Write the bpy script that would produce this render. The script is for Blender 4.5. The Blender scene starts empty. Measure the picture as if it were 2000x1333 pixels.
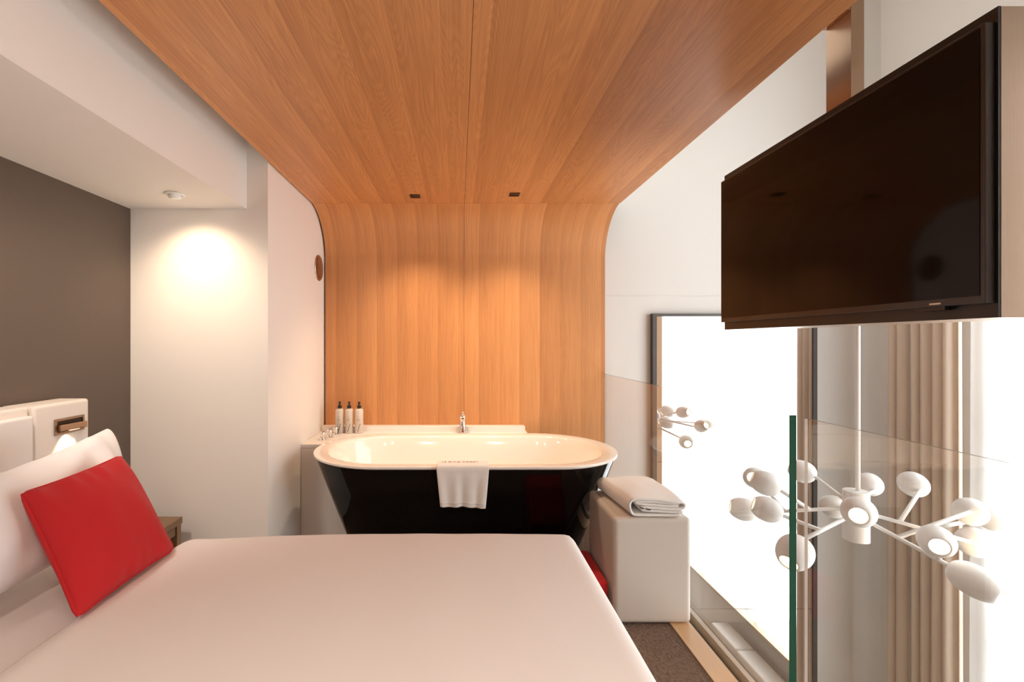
import bpy, bmesh, math, random
from mathutils import Vector, Matrix, noise
random.seed(7)
PI = math.pi
SC = bpy.context.scene
COL = SC.collection
CZ = 1.22            # camera height above the upper floor
F = 890.0            # focal length in pixels of the 2000 px wide frame

# ------------------------------------------------------------------ camera
cam = bpy.data.cameras.new('camera')
cam.sensor_width = 36.0
cam.lens = F / 2000.0 * 36.0
cam.shift_x = 0.0525
cam.shift_y = 0.00075
cam.clip_start = 0.05
camo = bpy.data.objects.new('camera', cam)
camo.location = (0, 0, CZ)
camo.rotation_euler = (PI / 2, 0, 0)
COL.objects.link(camo)
SC.camera = camo

# ------------------------------------------------------------------ view, world, daylight
SC.view_settings.view_transform = 'Standard'
SC.view_settings.look = 'None'
SC.view_settings.gamma = 1.0
SC.view_settings.use_curve_mapping = False
SC.view_settings.exposure = 0.56
SC.cycles.use_denoising = True
SC.cycles.max_bounces = 12
SC.cycles.diffuse_bounces = 6
SC.cycles.glossy_bounces = 6
SC.cycles.transparent_max_bounces = 24
SC.cycles.sample_clamp_indirect = 8.0
SC.cycles.caustics_reflective = False
SC.cycles.caustics_refractive = False

world = bpy.data.worlds.new('overcast_sky')
SC.world = world
world.use_nodes = True
wb = world.node_tree.nodes['Background']
wb.inputs[0].default_value = (0.93, 0.97, 1.0, 1)
wb.inputs[1].default_value = 1.1


def light(name, kind, loc, energy, color, rot=(0, 0, 0), parent=None, **kw):
    l = bpy.data.lights.new(name, kind)
    l.energy = energy
    l.color = color
    for k, v in kw.items():
        setattr(l, k, v)
    o = bpy.data.objects.new(name, l)
    o.location = loc
    o.rotation_euler = rot
    COL.objects.link(o)
    if parent:
        o.parent = parent
        o.location = Vector(loc) - Vector(parent.location)
    return o


WARM = (1.0, 0.70, 0.43)
# daylight entering through the tall window
light('daylight', 'AREA', (3.35, 1.1, 0.65), 190.0, (0.97, 0.98, 1.0), rot=(0, PI / 2, 0),
      shape='RECTANGLE', size=4.5, size_y=3.2)

# ------------------------------------------------------------------ materials
def nt(name):
    m = bpy.data.materials.new(name)
    m.use_nodes = True
    t = m.node_tree
    return m, t, t.nodes['Principled BSDF']


def bump(t, b, scale=80, strength=0.1, dist=0.002, detail=3, mapping=None):
    tc = t.nodes.new('ShaderNodeTexCoord')
    n = t.nodes.new('ShaderNodeTexNoise')
    n.inputs['Scale'].default_value = scale
    n.inputs['Detail'].default_value = detail
    if mapping:
        mp = t.nodes.new('ShaderNodeMapping')
        mp.inputs['Scale'].default_value = mapping
        t.links.new(tc.outputs['Object'], mp.inputs[0])
        t.links.new(mp.outputs[0], n.inputs['Vector'])
    else:
        t.links.new(tc.outputs['Object'], n.inputs['Vector'])
    bp = t.nodes.new('ShaderNodeBump')
    bp.inputs['Strength'].default_value = strength
    bp.inputs['Distance'].default_value = dist
    t.links.new(n.outputs['Fac'], bp.inputs['Height'])
    t.links.new(bp.outputs[0], b.inputs['Normal'])
    return n


def mat(name, col, rough=0.5, metal=0.0, spec=0.5, coat=0.0, bs=None, sheen=0.0, vary=0.0):
    m, t, b = nt(name)
    b.inputs['Base Color'].default_value = (*col, 1)
    b.inputs['Roughness'].default_value = rough
    b.inputs['Metallic'].default_value = metal
    b.inputs['Specular IOR Level'].default_value = spec
    b.inputs['Coat Weight'].default_value = coat
    b.inputs['Coat Roughness'].default_value = 0.03
    b.inputs['Sheen Weight'].default_value = sheen
    n = bump(t, b, **(bs or dict(scale=120, strength=0.03, dist=0.001)))
    if vary:
        r = t.nodes.new('ShaderNodeMix')
        r.data_type = 'RGBA'
        r.inputs['A'].default_value = (*[c * (1 - vary) for c in col], 1)
        r.inputs['B'].default_value = (*[min(1, c * (1 + vary)) for c in col], 1)
        t.links.new(n.outputs['Fac'], r.inputs['Factor'])
        t.links.new(r.outputs['Result'], b.inputs['Base Color'])
    return m


def emit(name, col, s):
    m = bpy.data.materials.new(name)
    m.use_nodes = True
    t = m.node_tree
    t.nodes.remove(t.nodes['Principled BSDF'])
    e = t.nodes.new('ShaderNodeEmission')
    e.inputs[0].default_value = (*col, 1)
    e.inputs[1].default_value = s
    t.links.new(e.outputs[0], t.nodes['Material Output'].inputs[0])
    return m


def wood(name, c1, c2, band=0.143, off=0.0, fine=70.0, rough=0.42, figure=0.5):
    m, t, b = nt(name)
    L = t.links.new
    N = t.nodes.new
    tc = N('ShaderNodeTexCoord')
    sep = N('ShaderNodeSeparateXYZ')
    L(tc.outputs['Object'], sep.inputs[0])

    def math_(op, a, v=None, w=None):
        n = N('ShaderNodeMath')
        n.operation = op
        for i, q in enumerate((a, v, w)):
            if q is None:
                continue
            if isinstance(q, (int, float)):
                n.inputs[i].default_value = q
            else:
                L(q, n.inputs[i])
        return n.outputs[0]
    xs = math_('ADD', math_('DIVIDE', sep.outputs['X'], band), off)
    fl = math_('FLOOR', xs)
    fr = math_('FRACT', xs)
    wn = N('ShaderNodeTexWhiteNoise')
    wn.noise_dimensions = '1D'
    L(fl, wn.inputs['W'])
    # broad figure
    mp = N('ShaderNodeMapping')
    mp.inputs['Scale'].default_value = (22, 0.9, 0.9)
    L(tc.outputs['Object'], mp.inputs[0])
    n1 = N('ShaderNodeTexNoise')
    n1.inputs['Scale'].default_value = 1.0
    n1.inputs['Detail'].default_value = 3
    n1.inputs['Distortion'].default_value = 0.6
    L(mp.outputs[0], n1.inputs['Vector'])
    mp2 = N('ShaderNodeMapping')
    mp2.inputs['Scale'].default_value = (fine * 3, 4, 4)
    L(tc.outputs['Object'], mp2.inputs[0])
    n2 = N('ShaderNodeTexNoise')
    n2.inputs['Scale'].default_value = 1.0
    n2.inputs['Detail'].default_value = 5
    n2.inputs['Distortion'].default_value = 0.4
    L(mp2.outputs[0], n2.inputs['Vector'])
    # cathedral lines
    mp3 = N('ShaderNodeMapping')
    mp3.inputs['Scale'].default_value = (7.0, 0.6, 0.6)
    L(tc.outputs['Object'], mp3.inputs[0])
    n3 = N('ShaderNodeTexNoise')
    n3.inputs['Scale'].default_value = 1.0
    n3.inputs['Detail'].default_value = 1.5
    n3.inputs['Distortion'].default_value = 0.3
    L(mp3.outputs[0], n3.inputs['Vector'])
    rings = math_('SINE', math_('MULTIPLY', n3.outputs['Fac'], 330.0))
    g = math_('MULTIPLY', math_('SUBTRACT', fr, 0.5), 0.24)
    f = math_('ADD', math_('MULTIPLY', wn.outputs['Value'], 0.20), g)
    f = math_('ADD', f, math_('MULTIPLY', n1.outputs['Fac'], 0.35))
    f = math_('ADD', f, math_('MULTIPLY', n2.outputs['Fac'], 0.80))
    f = math_('ADD', f, math_('MULTIPLY', rings, 0.075 * figure))
    f = math_('SUBTRACT', f, 0.15)
    mx = N('ShaderNodeMix')
    mx.data_type = 'RGBA'
    mx.inputs['A'].default_value = (*c1, 1)
    mx.inputs['B'].default_value = (*c2, 1)
    L(f, mx.inputs['Factor'])
    L(mx.outputs['Result'], b.inputs['Base Color'])
    b.inputs['Roughness'].default_value = rough
    bp = N('ShaderNodeBump')
    bp.inputs['Strength'].default_value = 0.06
    bp.inputs['Distance'].default_value = 0.001
    L(n2.outputs['Fac'], bp.inputs['Height'])
    L(bp.outputs[0], b.inputs['Normal'])
    return m


def sheet_glass(name, tint, f0mul=1.0):
    """Thin flat glass: clear transmission plus Fresnel reflection."""
    m = bpy.data.materials.new(name)
    m.use_nodes = True
    t = m.node_tree
    t.nodes.remove(t.nodes['Principled BSDF'])
    tr = t.nodes.new('ShaderNodeBsdfTransparent')
    tr.inputs[0].default_value = (*tint, 1)
    gl = t.nodes.new('ShaderNodeBsdfGlossy')
    gl.inputs['Roughness'].default_value = 0.0
    gl.inputs['Color'].default_value = (f0mul, f0mul, f0mul, 1)
    fr = t.nodes.new('ShaderNodeFresnel')
    ge = t.nodes.new('ShaderNodeNewGeometry')
    io = t.nodes.new('ShaderNodeMapRange')      # same reflectance entering and leaving the sheet
    io.inputs['To Min'].default_value = 1.5
    io.inputs['To Max'].default_value = 1.0 / 1.5
    t.links.new(ge.outputs['Backfacing'], io.inputs['Value'])
    t.links.new(io.outputs[0], fr.inputs[0])
    mx = t.nodes.new('ShaderNodeMixShader')
    t.links.new(fr.outputs[0], mx.inputs[0])
    t.links.new(tr.outputs[0], mx.inputs[1])
    t.links.new(gl.outputs[0], mx.inputs[2])
    t.links.new(mx.outputs[0], t.nodes['Material Output'].inputs[0])
    return m


def cloth_translucent(name, col, transp, transl):
    m = bpy.data.materials.new(name)
    m.use_nodes = True
    t = m.node_tree
    t.nodes.remove(t.nodes['Principled BSDF'])
    d = t.nodes.new('ShaderNodeBsdfDiffuse')
    d.inputs[0].default_value = (*col, 1)
    tl = t.nodes.new('ShaderNodeBsdfTranslucent')
    tl.inputs[0].default_value = (*col, 1)
    tr = t.nodes.new('ShaderNodeBsdfTransparent')
    tc = t.nodes.new('ShaderNodeTexCoord')
    mp = t.nodes.new('ShaderNodeMapping')
    mp.inputs['Scale'].default_value = (1, 30, 1.2)
    n = t.nodes.new('ShaderNodeTexNoise')
    n.inputs['Scale'].default_value = 1.0
    n.inputs['Detail'].default_value = 3
    t.links.new(tc.outputs['Object'], mp.inputs[0])
    t.links.new(mp.outputs[0], n.inputs['Vector'])
    mr = t.nodes.new('ShaderNodeMapRange')
    mr.inputs['To Min'].default_value = transp * 0.8
    mr.inputs['To Max'].default_value = transp * 1.2
    t.links.new(n.outputs['Fac'], mr.inputs['Value'])
    m1 = t.nodes.new('ShaderNodeMixShader')
    m1.inputs[0].default_value = transl
    t.links.new(d.outputs[0], m1.inputs[1])
    t.links.new(tl.outputs[0], m1.inputs[2])
    m2 = t.nodes.new('ShaderNodeMixShader')
    t.links.new(mr.outputs[0], m2.inputs[0])
    t.links.new(m1.outputs[0], m2.inputs[1])
    t.links.new(tr.outputs[0], m2.inputs[2])
    t.links.new(m2.outputs[0], t.nodes['Material Output'].inputs[0])
    return m


M = {}
M['white_wall'] = mat('white_wall', (0.86, 0.82, 0.78), 0.75, bs=dict(scale=260, strength=0.04, dist=0.001))
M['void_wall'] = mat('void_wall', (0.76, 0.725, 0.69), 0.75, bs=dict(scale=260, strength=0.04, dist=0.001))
M['warm_white'] = mat('warm_white', (0.92, 0.88, 0.835), 0.75, bs=dict(scale=260, strength=0.04, dist=0.001))
M['brown_wall'] = mat('brown_wall', (0.115, 0.082, 0.062), 0.6, bs=dict(scale=200, strength=0.05, dist=0.001), vary=0.06)
M['wood'] = wood('oak_veneer', (0.40, 0.155, 0.052), (0.80, 0.375, 0.145), figure=0.25)
M['wood_ceiling'] = wood('oak_veneer_ceiling', (0.40, 0.155, 0.052), (0.80, 0.375, 0.145), figure=1.0, off=0.35)
M['wood_edge'] = mat('wood_edge', (0.30, 0.14, 0.06), 0.5)
M['floor_wood'] = wood('pale_oak', (0.55, 0.33, 0.17), (0.75, 0.49, 0.28), band=0.2, rough=0.3)
M['nightstand_wood'] = wood('walnut_stand', (0.16, 0.085, 0.04), (0.30, 0.17, 0.085), band=0.3, rough=0.3)
M['carpet'] = mat('carpet', (0.18, 0.115, 0.080), 0.95, bs=dict(scale=75, strength=1.0, dist=0.012, detail=8), vary=0.75)
M['lower_floor'] = wood('lower_oak', (0.58, 0.47, 0.36), (0.74, 0.62, 0.50), band=0.18)
M['tub_black'] = mat('gloss_black', (0.004, 0.0035, 0.0035), 0.06, spec=0.28, coat=0.0, bs=dict(scale=3, strength=0.0))
M['tub_white'] = mat('gloss_white', (0.90, 0.86, 0.80), 0.12, coat=0.4, bs=dict(scale=3, strength=0.0))
M['deck_white'] = mat('deck_white', (0.86, 0.82, 0.78), 0.3)
M['chrome'] = mat('chrome', (0.86, 0.84, 0.82), 0.07, metal=1.0)
M['linen'] = mat('white_linen', (0.83, 0.80, 0.785), 0.85, sheen=0.15, bs=dict(scale=500, strength=0.08, dist=0.0006))
M['sheet'] = mat('white_sheet', (0.80, 0.76, 0.74), 0.85, sheen=0.1, bs=dict(scale=500, strength=0.08, dist=0.0006))
M['terry'] = mat('terry', (0.88, 0.84, 0.80), 0.95, sheen=0.4, bs=dict(scale=420, strength=0.6, dist=0.003, detail=5))
M['red'] = mat('red_fabric', (0.50, 0.008, 0.012), 0.85, sheen=0.06, bs=dict(scale=900, strength=0.35, dist=0.001), vary=0.12)
M['red_piping'] = mat('red_piping', (0.50, 0.008, 0.012), 0.8, bs=dict(scale=600, strength=0.3, dist=0.001))
M['leather'] = mat('taupe_leather', (0.64, 0.57, 0.51), 0.42, bs=dict(scale=350, strength=0.12, dist=0.001))
M['cream_leather'] = mat('cream_leather', (0.80, 0.72, 0.65), 0.5, bs=dict(scale=350, strength=0.12, dist=0.001))
M['white_leather'] = mat('white_leather', (0.84, 0.80, 0.77), 0.55, bs=dict(scale=350, strength=0.1, dist=0.001))
M['bronze'] = mat('bronze', (0.42, 0.28, 0.19), 0.28, metal=1.0, bs=dict(scale=4, strength=0.1, dist=0.002, mapping=(1, 1, 60)))
M['brushed'] = mat('brushed_bronze', (0.50, 0.38, 0.29), 0.33, metal=1.0, bs=dict(scale=6, strength=0.12, dist=0.001, mapping=(80, 80, 1)))
M['dark_bronze'] = mat('dark_bronze', (0.06, 0.035, 0.022), 0.4, metal=0.6)
M['steel'] = mat('brushed_steel', (0.55, 0.44, 0.36), 0.25, metal=1.0, bs=dict(scale=5, strength=0.2, dist=0.002, mapping=(1, 60, 60)))
M['tv_black'] = mat('tv_plastic', (0.012, 0.010, 0.010), 0.35)
M['tv_bezel'] = mat('tv_bezel', (0.030, 0.027, 0.027), 0.25)
M['screen'] = mat('tv_screen', (0.003, 0.0025, 0.0025), 0.06, spec=0.22, bs=dict(scale=3, strength=0.0))
M['logo'] = mat('logo_silver', (0.7, 0.62, 0.52), 0.3)
M['mirror'] = mat('mirror', (0.93, 0.93, 0.93), 0.0, metal=1.0, bs=dict(scale=1, strength=0.0))
M['mirror_frame'] = mat('mirror_frame', (0.07, 0.058, 0.050), 0.4)
M['glass'] = sheet_glass('balustrade_glass', (0.985, 0.99, 0.985))
M['window_glass'] = sheet_glass('window_glass', (0.98, 0.99, 0.985))
M['glass_edge'] = mat('glass_edge', (0.012, 0.085, 0.050), 0.12, bs=dict(scale=3, strength=0.0))
M['glass_edge_bright'] = mat('glass_edge_polished', (0.75, 0.66, 0.58), 0.15)
M['slot'] = mat('slot_metal', (0.10, 0.065, 0.04), 0.5)
M['outer_strip'] = mat('outer_strip', (0.66, 0.56, 0.47), 0.5)
M['sheer'] = cloth_translucent('sheer', (0.95, 0.95, 0.94), 0.42, 0.62)
M['drape'] = cloth_translucent('drape', (0.90, 0.78, 0.67), 0.0, 0.2)
M['shade_white'] = mat('shade_white', (0.88, 0.86, 0.84), 0.45)
M['bulb'] = emit('bulb_warm', (1.0, 0.72, 0.42), 28.0)
M['bulb_soft'] = emit('bulb_soft', (1.0, 0.78, 0.52), 5.0)
M['lens'] = emit('lens_warm', (1.0, 0.75, 0.45), 3.0)
M['window_white'] = mat('window_white', (0.75, 0.76, 0.76), 0.4)
M['bottle'] = mat('bottle_cream', (0.70, 0.63, 0.56), 0.28)
M['pump'] = mat('pump_black', (0.012, 0.010, 0.010), 0.3)
M['ink'] = mat('ink_black', (0.02, 0.02, 0.02), 0.5)
M['grey_ink'] = mat('ink_grey', (0.33, 0.27, 0.22), 0.5)
M['red_thread'] = mat('brown_thread', (0.35, 0.13, 0.07), 0.8)
M['switch'] = mat('switch_plate', (0.78, 0.76, 0.78), 0.25)
M['pale_sill'] = mat('sill', (0.68, 0.53, 0.38), 0.35)

# ------------------------------------------------------------------ helpers
def wloc(o):
    v = Vector((0, 0, 0))
    while o is not None:
        v += Vector(o.location)
        o = o.parent
    return v


def link(name, bm, m, parent=None, smooth=False, label=None):
    me = bpy.data.meshes.new(name)
    if parent is not None:
        bmesh.ops.translate(bm, verts=bm.verts, vec=-wloc(parent))
    bmesh.ops.recalc_face_normals(bm, faces=bm.faces)
    bm.to_mesh(me)
    bm.free()
    ms = m if isinstance(m, (list, tuple)) else [m]
    for q in ms:
        me.materials.append(M[q])
    if smooth:
        for p in me.polygons:
            p.use_smooth = True
    o = bpy.data.objects.new(name, me)
    COL.objects.link(o)
    if parent is not None:
        o.parent = parent
    if label:
        o['label'] = label
    return o


def thing(name, label, cat, loc=(0, 0, 0), group=None):
    o = bpy.data.objects.new(name, None)
    o.empty_display_size = 0.05
    o.location = loc
    COL.objects.link(o)
    return tag(o, label, cat, group)


def tag(o, label, cat, group=None):
    o['label'] = label
    o['category'] = cat
    if group:
        o['group'] = group
    return o


def struct(o):
    o['kind'] = 'structure'
    return o


def bbox(x0, x1, y0, y1, z0, z1, bev=0.0, seg=3, bm=None):
    b = bmesh.new()
    bmesh.ops.create_cube(b, size=1.0)
    for v in b.verts:
        v.co = Vector(((x0 + x1) / 2 + v.co.x * (x1 - x0), (y0 + y1) / 2 + v.co.y * (y1 - y0), (z0 + z1) / 2 + v.co.z * (z1 - z0)))
    if bev > 0:
        bmesh.ops.bevel(b, geom=b.edges[:], offset=bev, segments=seg, profile=0.6, affect='EDGES')
    return join(bm, b)


def join(bm, b):
    if bm is None:
        return b
    me = bpy.data.meshes.new('tmp')
    b.to_mesh(me)
    b.free()
    bm.from_mesh(me)
    bpy.data.meshes.remove(me)
    return bm


def box(name, x0, x1, y0, y1, z0, z1, m, bev=0.0, parent=None, seg=3, smooth=False, label=None):
    return link(name, bbox(x0, x1, y0, y1, z0, z1, bev, seg), m, parent, smooth or bev > 0.004, label)


def frame_of(d):
    d = Vector(d).normalized()
    a = Vector((0, 0, 1)) if abs(d.z) < 0.9 else Vector((1, 0, 0))
    u = d.cross(a).normalized()
    w = d.cross(u).normalized()
    return u, w, d


def btube(pts, r, n=14, bm=None, cap=True):
    b = bmesh.new()
    pts = [Vector(p) for p in pts]
    rs = r if isinstance(r, (list, tuple)) else [r] * len(pts)
    rings = []
    u = None
    for i, p in enumerate(pts):
        d = (pts[min(i + 1, len(pts) - 1)] - pts[max(i - 1, 0)]).normalized()
        if u is None:
            u, w, _ = frame_of(d)
        else:
            u = (u - d * u.dot(d)).normalized()
            w = d.cross(u)
        rings.append([b.verts.new(p + (u * math.cos(2 * PI * k / n) + w * math.sin(2 * PI * k / n)) * rs[i]) for k in range(n)])
    for a, c in zip(rings, rings[1:]):
        for k in range(n):
            b.faces.new((a[k], a[(k + 1) % n], c[(k + 1) % n], c[k]))
    if cap:
        b.faces.new(rings[0])
        b.faces.new(rings[-1])
    return join(bm, b)


def blathe(prof, loc, d=(0, 0, 1), n=32, bm=None, capa=True, capb=True):
    """prof: list of (radius, height along d)."""
    b = bmesh.new()
    u, w, d = frame_of(d)
    loc = Vector(loc)
    rings = []
    for r, h in prof:
        rings.append([b.verts.new(loc + d * h + (u * math.cos(2 * PI * k / n) + w * math.sin(2 * PI * k / n)) * max(r, 1e-4)) for k in range(n)])
    for a, c in zip(rings, rings[1:]):
        for k in range(n):
            b.faces.new((a[k], a[(k + 1) % n], c[(k + 1) % n], c[k]))
    if capa:
        b.faces.new(rings[0])
    if capb:
        b.faces.new(rings[-1])
    return join(bm, b)


def bloft(rings, cap0=True, cap1=True, closed=True, bm=None):
    b = bmesh.new()
    R = [[b.verts.new(Vector(p)) for p in r] for r in rings]
    n = len(R[0])
    for a, c in zip(R, R[1:]):
        for k in range(n if closed else n - 1):
            b.faces.new((a[k], a[(k + 1) % n], c[(k + 1) % n], c[k]))
    if cap0:
        b.faces.new(R[0])
    if cap1:
        b.faces.new(R[-1])
    return join(bm, b)


def bgrid(f, nu, nv, bm=None):
    b = bmesh.new()
    V = [[b.verts.new(Vector(f(i / nu, j / nv))) for j in range(nv + 1)] for i in range(nu + 1)]
    for i in range(nu):
        for j in range(nv):
            b.faces.new((V[i][j], V[i + 1][j], V[i + 1][j + 1], V[i][j + 1]))
    return join(bm, b)


def solid(o, t, offset=-1):
    md = o.modifiers.new('thickness', 'SOLIDIFY')
    md.thickness = t
    md.offset = offset
    return o


def at(px, py, D):
    """A place seen at that pixel of the photo, D metres ahead of the camera."""
    return Vector(((px - 895) * D / F, D, CZ - (py - 668) * D / F))


# ================================================================== THE SETTING
XL, XR = -0.945, 1.035       # tub alcove sides
YB = 3.2                     # face of the wood back wall
YW = 3.235                   # white structural back wall
YF = 2.262                   # front of the niche wall
XW = -1.627                  # dark wall behind the headboard
ZC = CZ + 0.886              # wood ceiling
ZS = CZ + 0.66               # soffit underside
ZL = -2.5                    # lower floor
YR = -2.2                    # wall behind the camera
XV = 3.0                     # window wall
ZT = 3.85                    # top ceiling

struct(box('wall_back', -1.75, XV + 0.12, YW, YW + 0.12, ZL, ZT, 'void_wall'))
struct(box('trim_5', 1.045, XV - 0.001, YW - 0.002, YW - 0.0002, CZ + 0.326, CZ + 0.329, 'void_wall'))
struct(box('wall_left', -1.75, XW, YR, YF, 0.0, 2.27, 'brown_wall'))
struct(box('wall_left', -1.75, XL, YF, YW, 0.0, 2.27, 'warm_white'))
struct(box('wall_left', -1.87, -1.75, YR, YW, ZL, 2.27, 'white_wall'))
struct(box('ceiling_soffit', XW, -1.05, YR, YF, ZS, 2.27, 'warm_white'))
struct(box('wall_front', -1.87, XV + 0.12, YR - 0.12, YR, ZL, ZT, 'white_wall'))
struct(box('ceiling', -1.87, 1.06, YR, YW, 2.27, 2.40, 'white_wall'))
struct(box('wall_right', 1.06, 1.10, YR, YW, 2.185, ZT, 'white_wall'))
struct(box('ceiling', 1.06, XV + 0.12, YR, YW, ZT, ZT + 0.1, 'white_wall'))
# floors
struct(box('floor', -1.75, 0.915, YR, YW, -0.25, 0.0, 'carpet'))
struct(box('floor', 0.915, 1.002, YR, YW, -0.25, 0.004, 'floor_wood'))
struct(box('trim_1', 1.002, 1.046, YR, YW, -0.25, -0.045, 'slot'))
struct(box('trim_2', 1.046, 1.066, YR, YW, -0.25, 0.0, 'outer_strip'))
struct(box('trim_4', 1.066, 1.085, YR, YW, -0.25, -0.012, 'slot'))
struct(box('floor_lower', -1.87, XV + 0.12, YR, YW, ZL - 0.1, ZL, 'lower_floor'))

# window wall with its opening
WY0, WY1, WZ0, WZ1 = -0.35, 2.56, CZ - 2.80, 2.78
struct(box('wall_right', XV, XV + 0.12, YR, YW, ZL, WZ0, 'white_wall'))
struct(box('wall_right', XV, XV + 0.12, YR, YW, WZ1, ZT, 'white_wall'))
struct(box('wall_right', XV, XV + 0.12, WY1, YW, WZ0, WZ1, 'white_wall'))
struct(box('wall_right', XV, XV + 0.12, YR, WY0, WZ0, WZ1, 'white_wall'))
struct(box('trim_3', XV - 0.10, XV + 0.02, YR + 0.2, WY1 + 0.05, WZ0 - 0.03, WZ0 + 0.0, 'pale_sill', bev=0.004))
win = struct(bpy.data.objects.new('window_1', None))
COL.objects.link(win)
win.location = (XV + 0.06, (WY0 + WY1) / 2, WZ0)
b = bmesh.new()
for y in (WY0 + 0.03, 0.70, 1.74, WY1 - 0.03):
    bbox(XV + 0.03, XV + 0.09, y - 0.03, y + 0.03, WZ0, WZ1, bm=b)
for z in (WZ0 + 0.03, -0.45, 0.75, 1.98, WZ1 - 0.03):
    bbox(XV + 0.035, XV + 0.085, WY0, WY1, z - 0.025, z + 0.025, bm=b)
link('window_frame', b, 'window_white', win)
box('glass', XV + 0.055, XV + 0.061, WY0, WY1, WZ0, WZ1, 'window_glass', parent=win)

# wood lining: two flat ceiling panels and two bent panels running down the wall
XSM = 0.040
for x0, x1 in ((-0.932, XSM - 0.0008), (XSM + 0.0008, XR)):
    struct(box('ceiling_panel', x0, x1, YR + 0.02, 2.913, ZC, ZC + 0.022, 'wood_ceiling'))
    prof = []
    R = 0.283
    a0 = math.radians(9)
    for k in range(33):
        a = a0 + (PI / 2 - a0) * k / 32
        # arc tangent to the wall, leaving the ceiling with a slight crease
        prof.append((YB - R + R * math.sin(a), ZC - R + R * math.cos(a)))
    s = 2.9155 - prof[0][0]
    prof = [(y + s * (1 - k / 32), z + (ZC - prof[0][1]) * (1 - k / 32) ** 1.0) for k, (y, z) in enumerate(prof)]
    prof.append((YB, 0.002))
    outer = []
    for i, (y, z) in enumerate(prof):
        p, q = prof[max(i - 1, 0)], prof[min(i + 1, len(prof) - 1)]
        dy, dz = q[0] - p[0], q[1] - p[1]
        l = math.hypot(dy, dz)
        outer.append((y - dz / l * 0.02, z + dy / l * 0.02))
    outer[-1] = (YB + 0.02, 0.002)
    ring = prof + outer[::-1]
    b = bloft([[(x0 if x0 < -0.5 else x0, y, z) for y, z in ring], [(x1 - (0.0 if x1 < 0.5 else 0.004), y, z) for y, z in ring]])
    o = struct(link('wall_panel', b, 'wood'))
    for p in o.data.polygons:
        p.use_smooth = abs(p.normal.x) < 0.5 and len(p.vertices) == 4
    md = o.modifiers.new('edges', 'EDGE_SPLIT')
    md.split_angle = math.radians(35)

# ================================================================== TUB, DECK, TAPS
TC = Vector((0.040, 2.632))
HX, HY, RIMZ = 0.857, 0.412, CZ - 0.610


def stadium(cx, cy, hx, hy, z, n=96, p=1.0):
    """Rounded outline with straight long sides."""
    pts = []
    s = max(hx - hy * p, 0.0)
    na, ns = int(n * 0.36), n // 2 - int(n * 0.36)
    for k in range(na):                       # right end
        a = -PI / 2 + PI * k / na
        pts.append((cx + s + hy * p * math.cos(a), cy + hy * math.sin(a), z))
    for k in range(ns):                       # back side
        pts.append((cx + s - 2 * s * k / ns, cy + hy, z))
    for k in range(na):
        a = PI / 2 + PI * k / na
        pts.append((cx - s + hy * p * math.cos(a), cy + hy * math.sin(a), z))
    for k in range(ns):
        pts.append((cx - s + 2 * s * k / ns, cy - hy, z))
    return pts


def tub_outline(t, grow=0.0):
    """t = 0 at the floor, 1 under the rim."""
    hx = 0.625 + (HX - 0.012 - 0.625) * (t ** 0.95)
    hy = 0.170 + (HY - 0.010 - 0.170) * (t ** 0.95)
    return hx + grow, hy + grow


tub = thing('bathtub', 'freestanding oval bathtub, gloss black outside and cream white inside', 'bathtub', (TC.x, TC.y, 0.0))
rings = []
NT = 18
for k in range(NT + 1):
    t = k / NT
    hx, hy = tub_outline(t)
    rings.append(stadium(TC.x, TC.y, hx, hy, 0.003 + t * (RIMZ - 0.022)))
link('tub_shell', bloft(rings, cap1=False), 'tub_black', tub, smooth=True)
rings = []
rimprof = [(0.012, -0.0185), (0.001, -0.013), (0.0, -0.0115), (0.0, -0.003), (0.0015, -0.0005), (0.004, 0.0), (0.03, -0.001),
           (0.072, -0.003), (0.080, -0.006), (0.085, -0.014), (0.094, -0.04), (0.112, -0.10), (0.135, -0.20), (0.165, -0.32),
           (0.20, -0.39), (0.25, -0.425), (0.32, -0.44)]
for ins, dz in rimprof:
    rings.append(stadium(TC.x, TC.y, HX - ins, max(HY - ins, 0.03), RIMZ + dz))
link('tub_basin', bloft(rings, cap0=False), 'tub_white', tub, smooth=True)
b = blathe([(0.0, 0.0), (0.03, 0.0), (0.033, 0.003), (0.0, 0.006)], (TC.x, TC.y, RIMZ - 0.44))
link('tub_drain', b, 'chrome', tub, smooth=True)

# deck: its inner side follows the tub
DZ = CZ - 0.617
YD0, YD1, XDE = 2.735, YB - 0.001, 0.468


def deck_ring(z, clear=0.004):
    t = min(1.0, max(0.0, (z - 0.003) / (RIMZ - 0.025)))
    hx, hy = tub_outline(min(t, 1.0))
    if z > RIMZ - 0.035:
        hx, hy = HX, HY
    o = stadium(TC.x, TC.y, hx + clear, hy + clear, z, n=720)
    # back-left part of the outline, going from the front plane round to the right end
    arc = [p for p in o if p[0] <= XDE and p[1] >= YD0]
    arc = sorted(arc, key=lambda p: p[0])
    a = []
    n = 40
    xs0, xs1 = arc[0][0], XDE
    for k in range(n):
        u = k / (n - 1)
        xq = xs0 + (xs1 - xs0) * (u ** 2.2)
        j = min(range(len(arc)), key=lambda i: abs(arc[i][0] - xq))
        a.append((xq if k else arc[0][0], arc[j][1] if k else YD0, z))
    return [(XL + 0.002, YD0, z)] + a + [(XDE, YD1, z), (XL + 0.002, YD1, z)]


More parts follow.
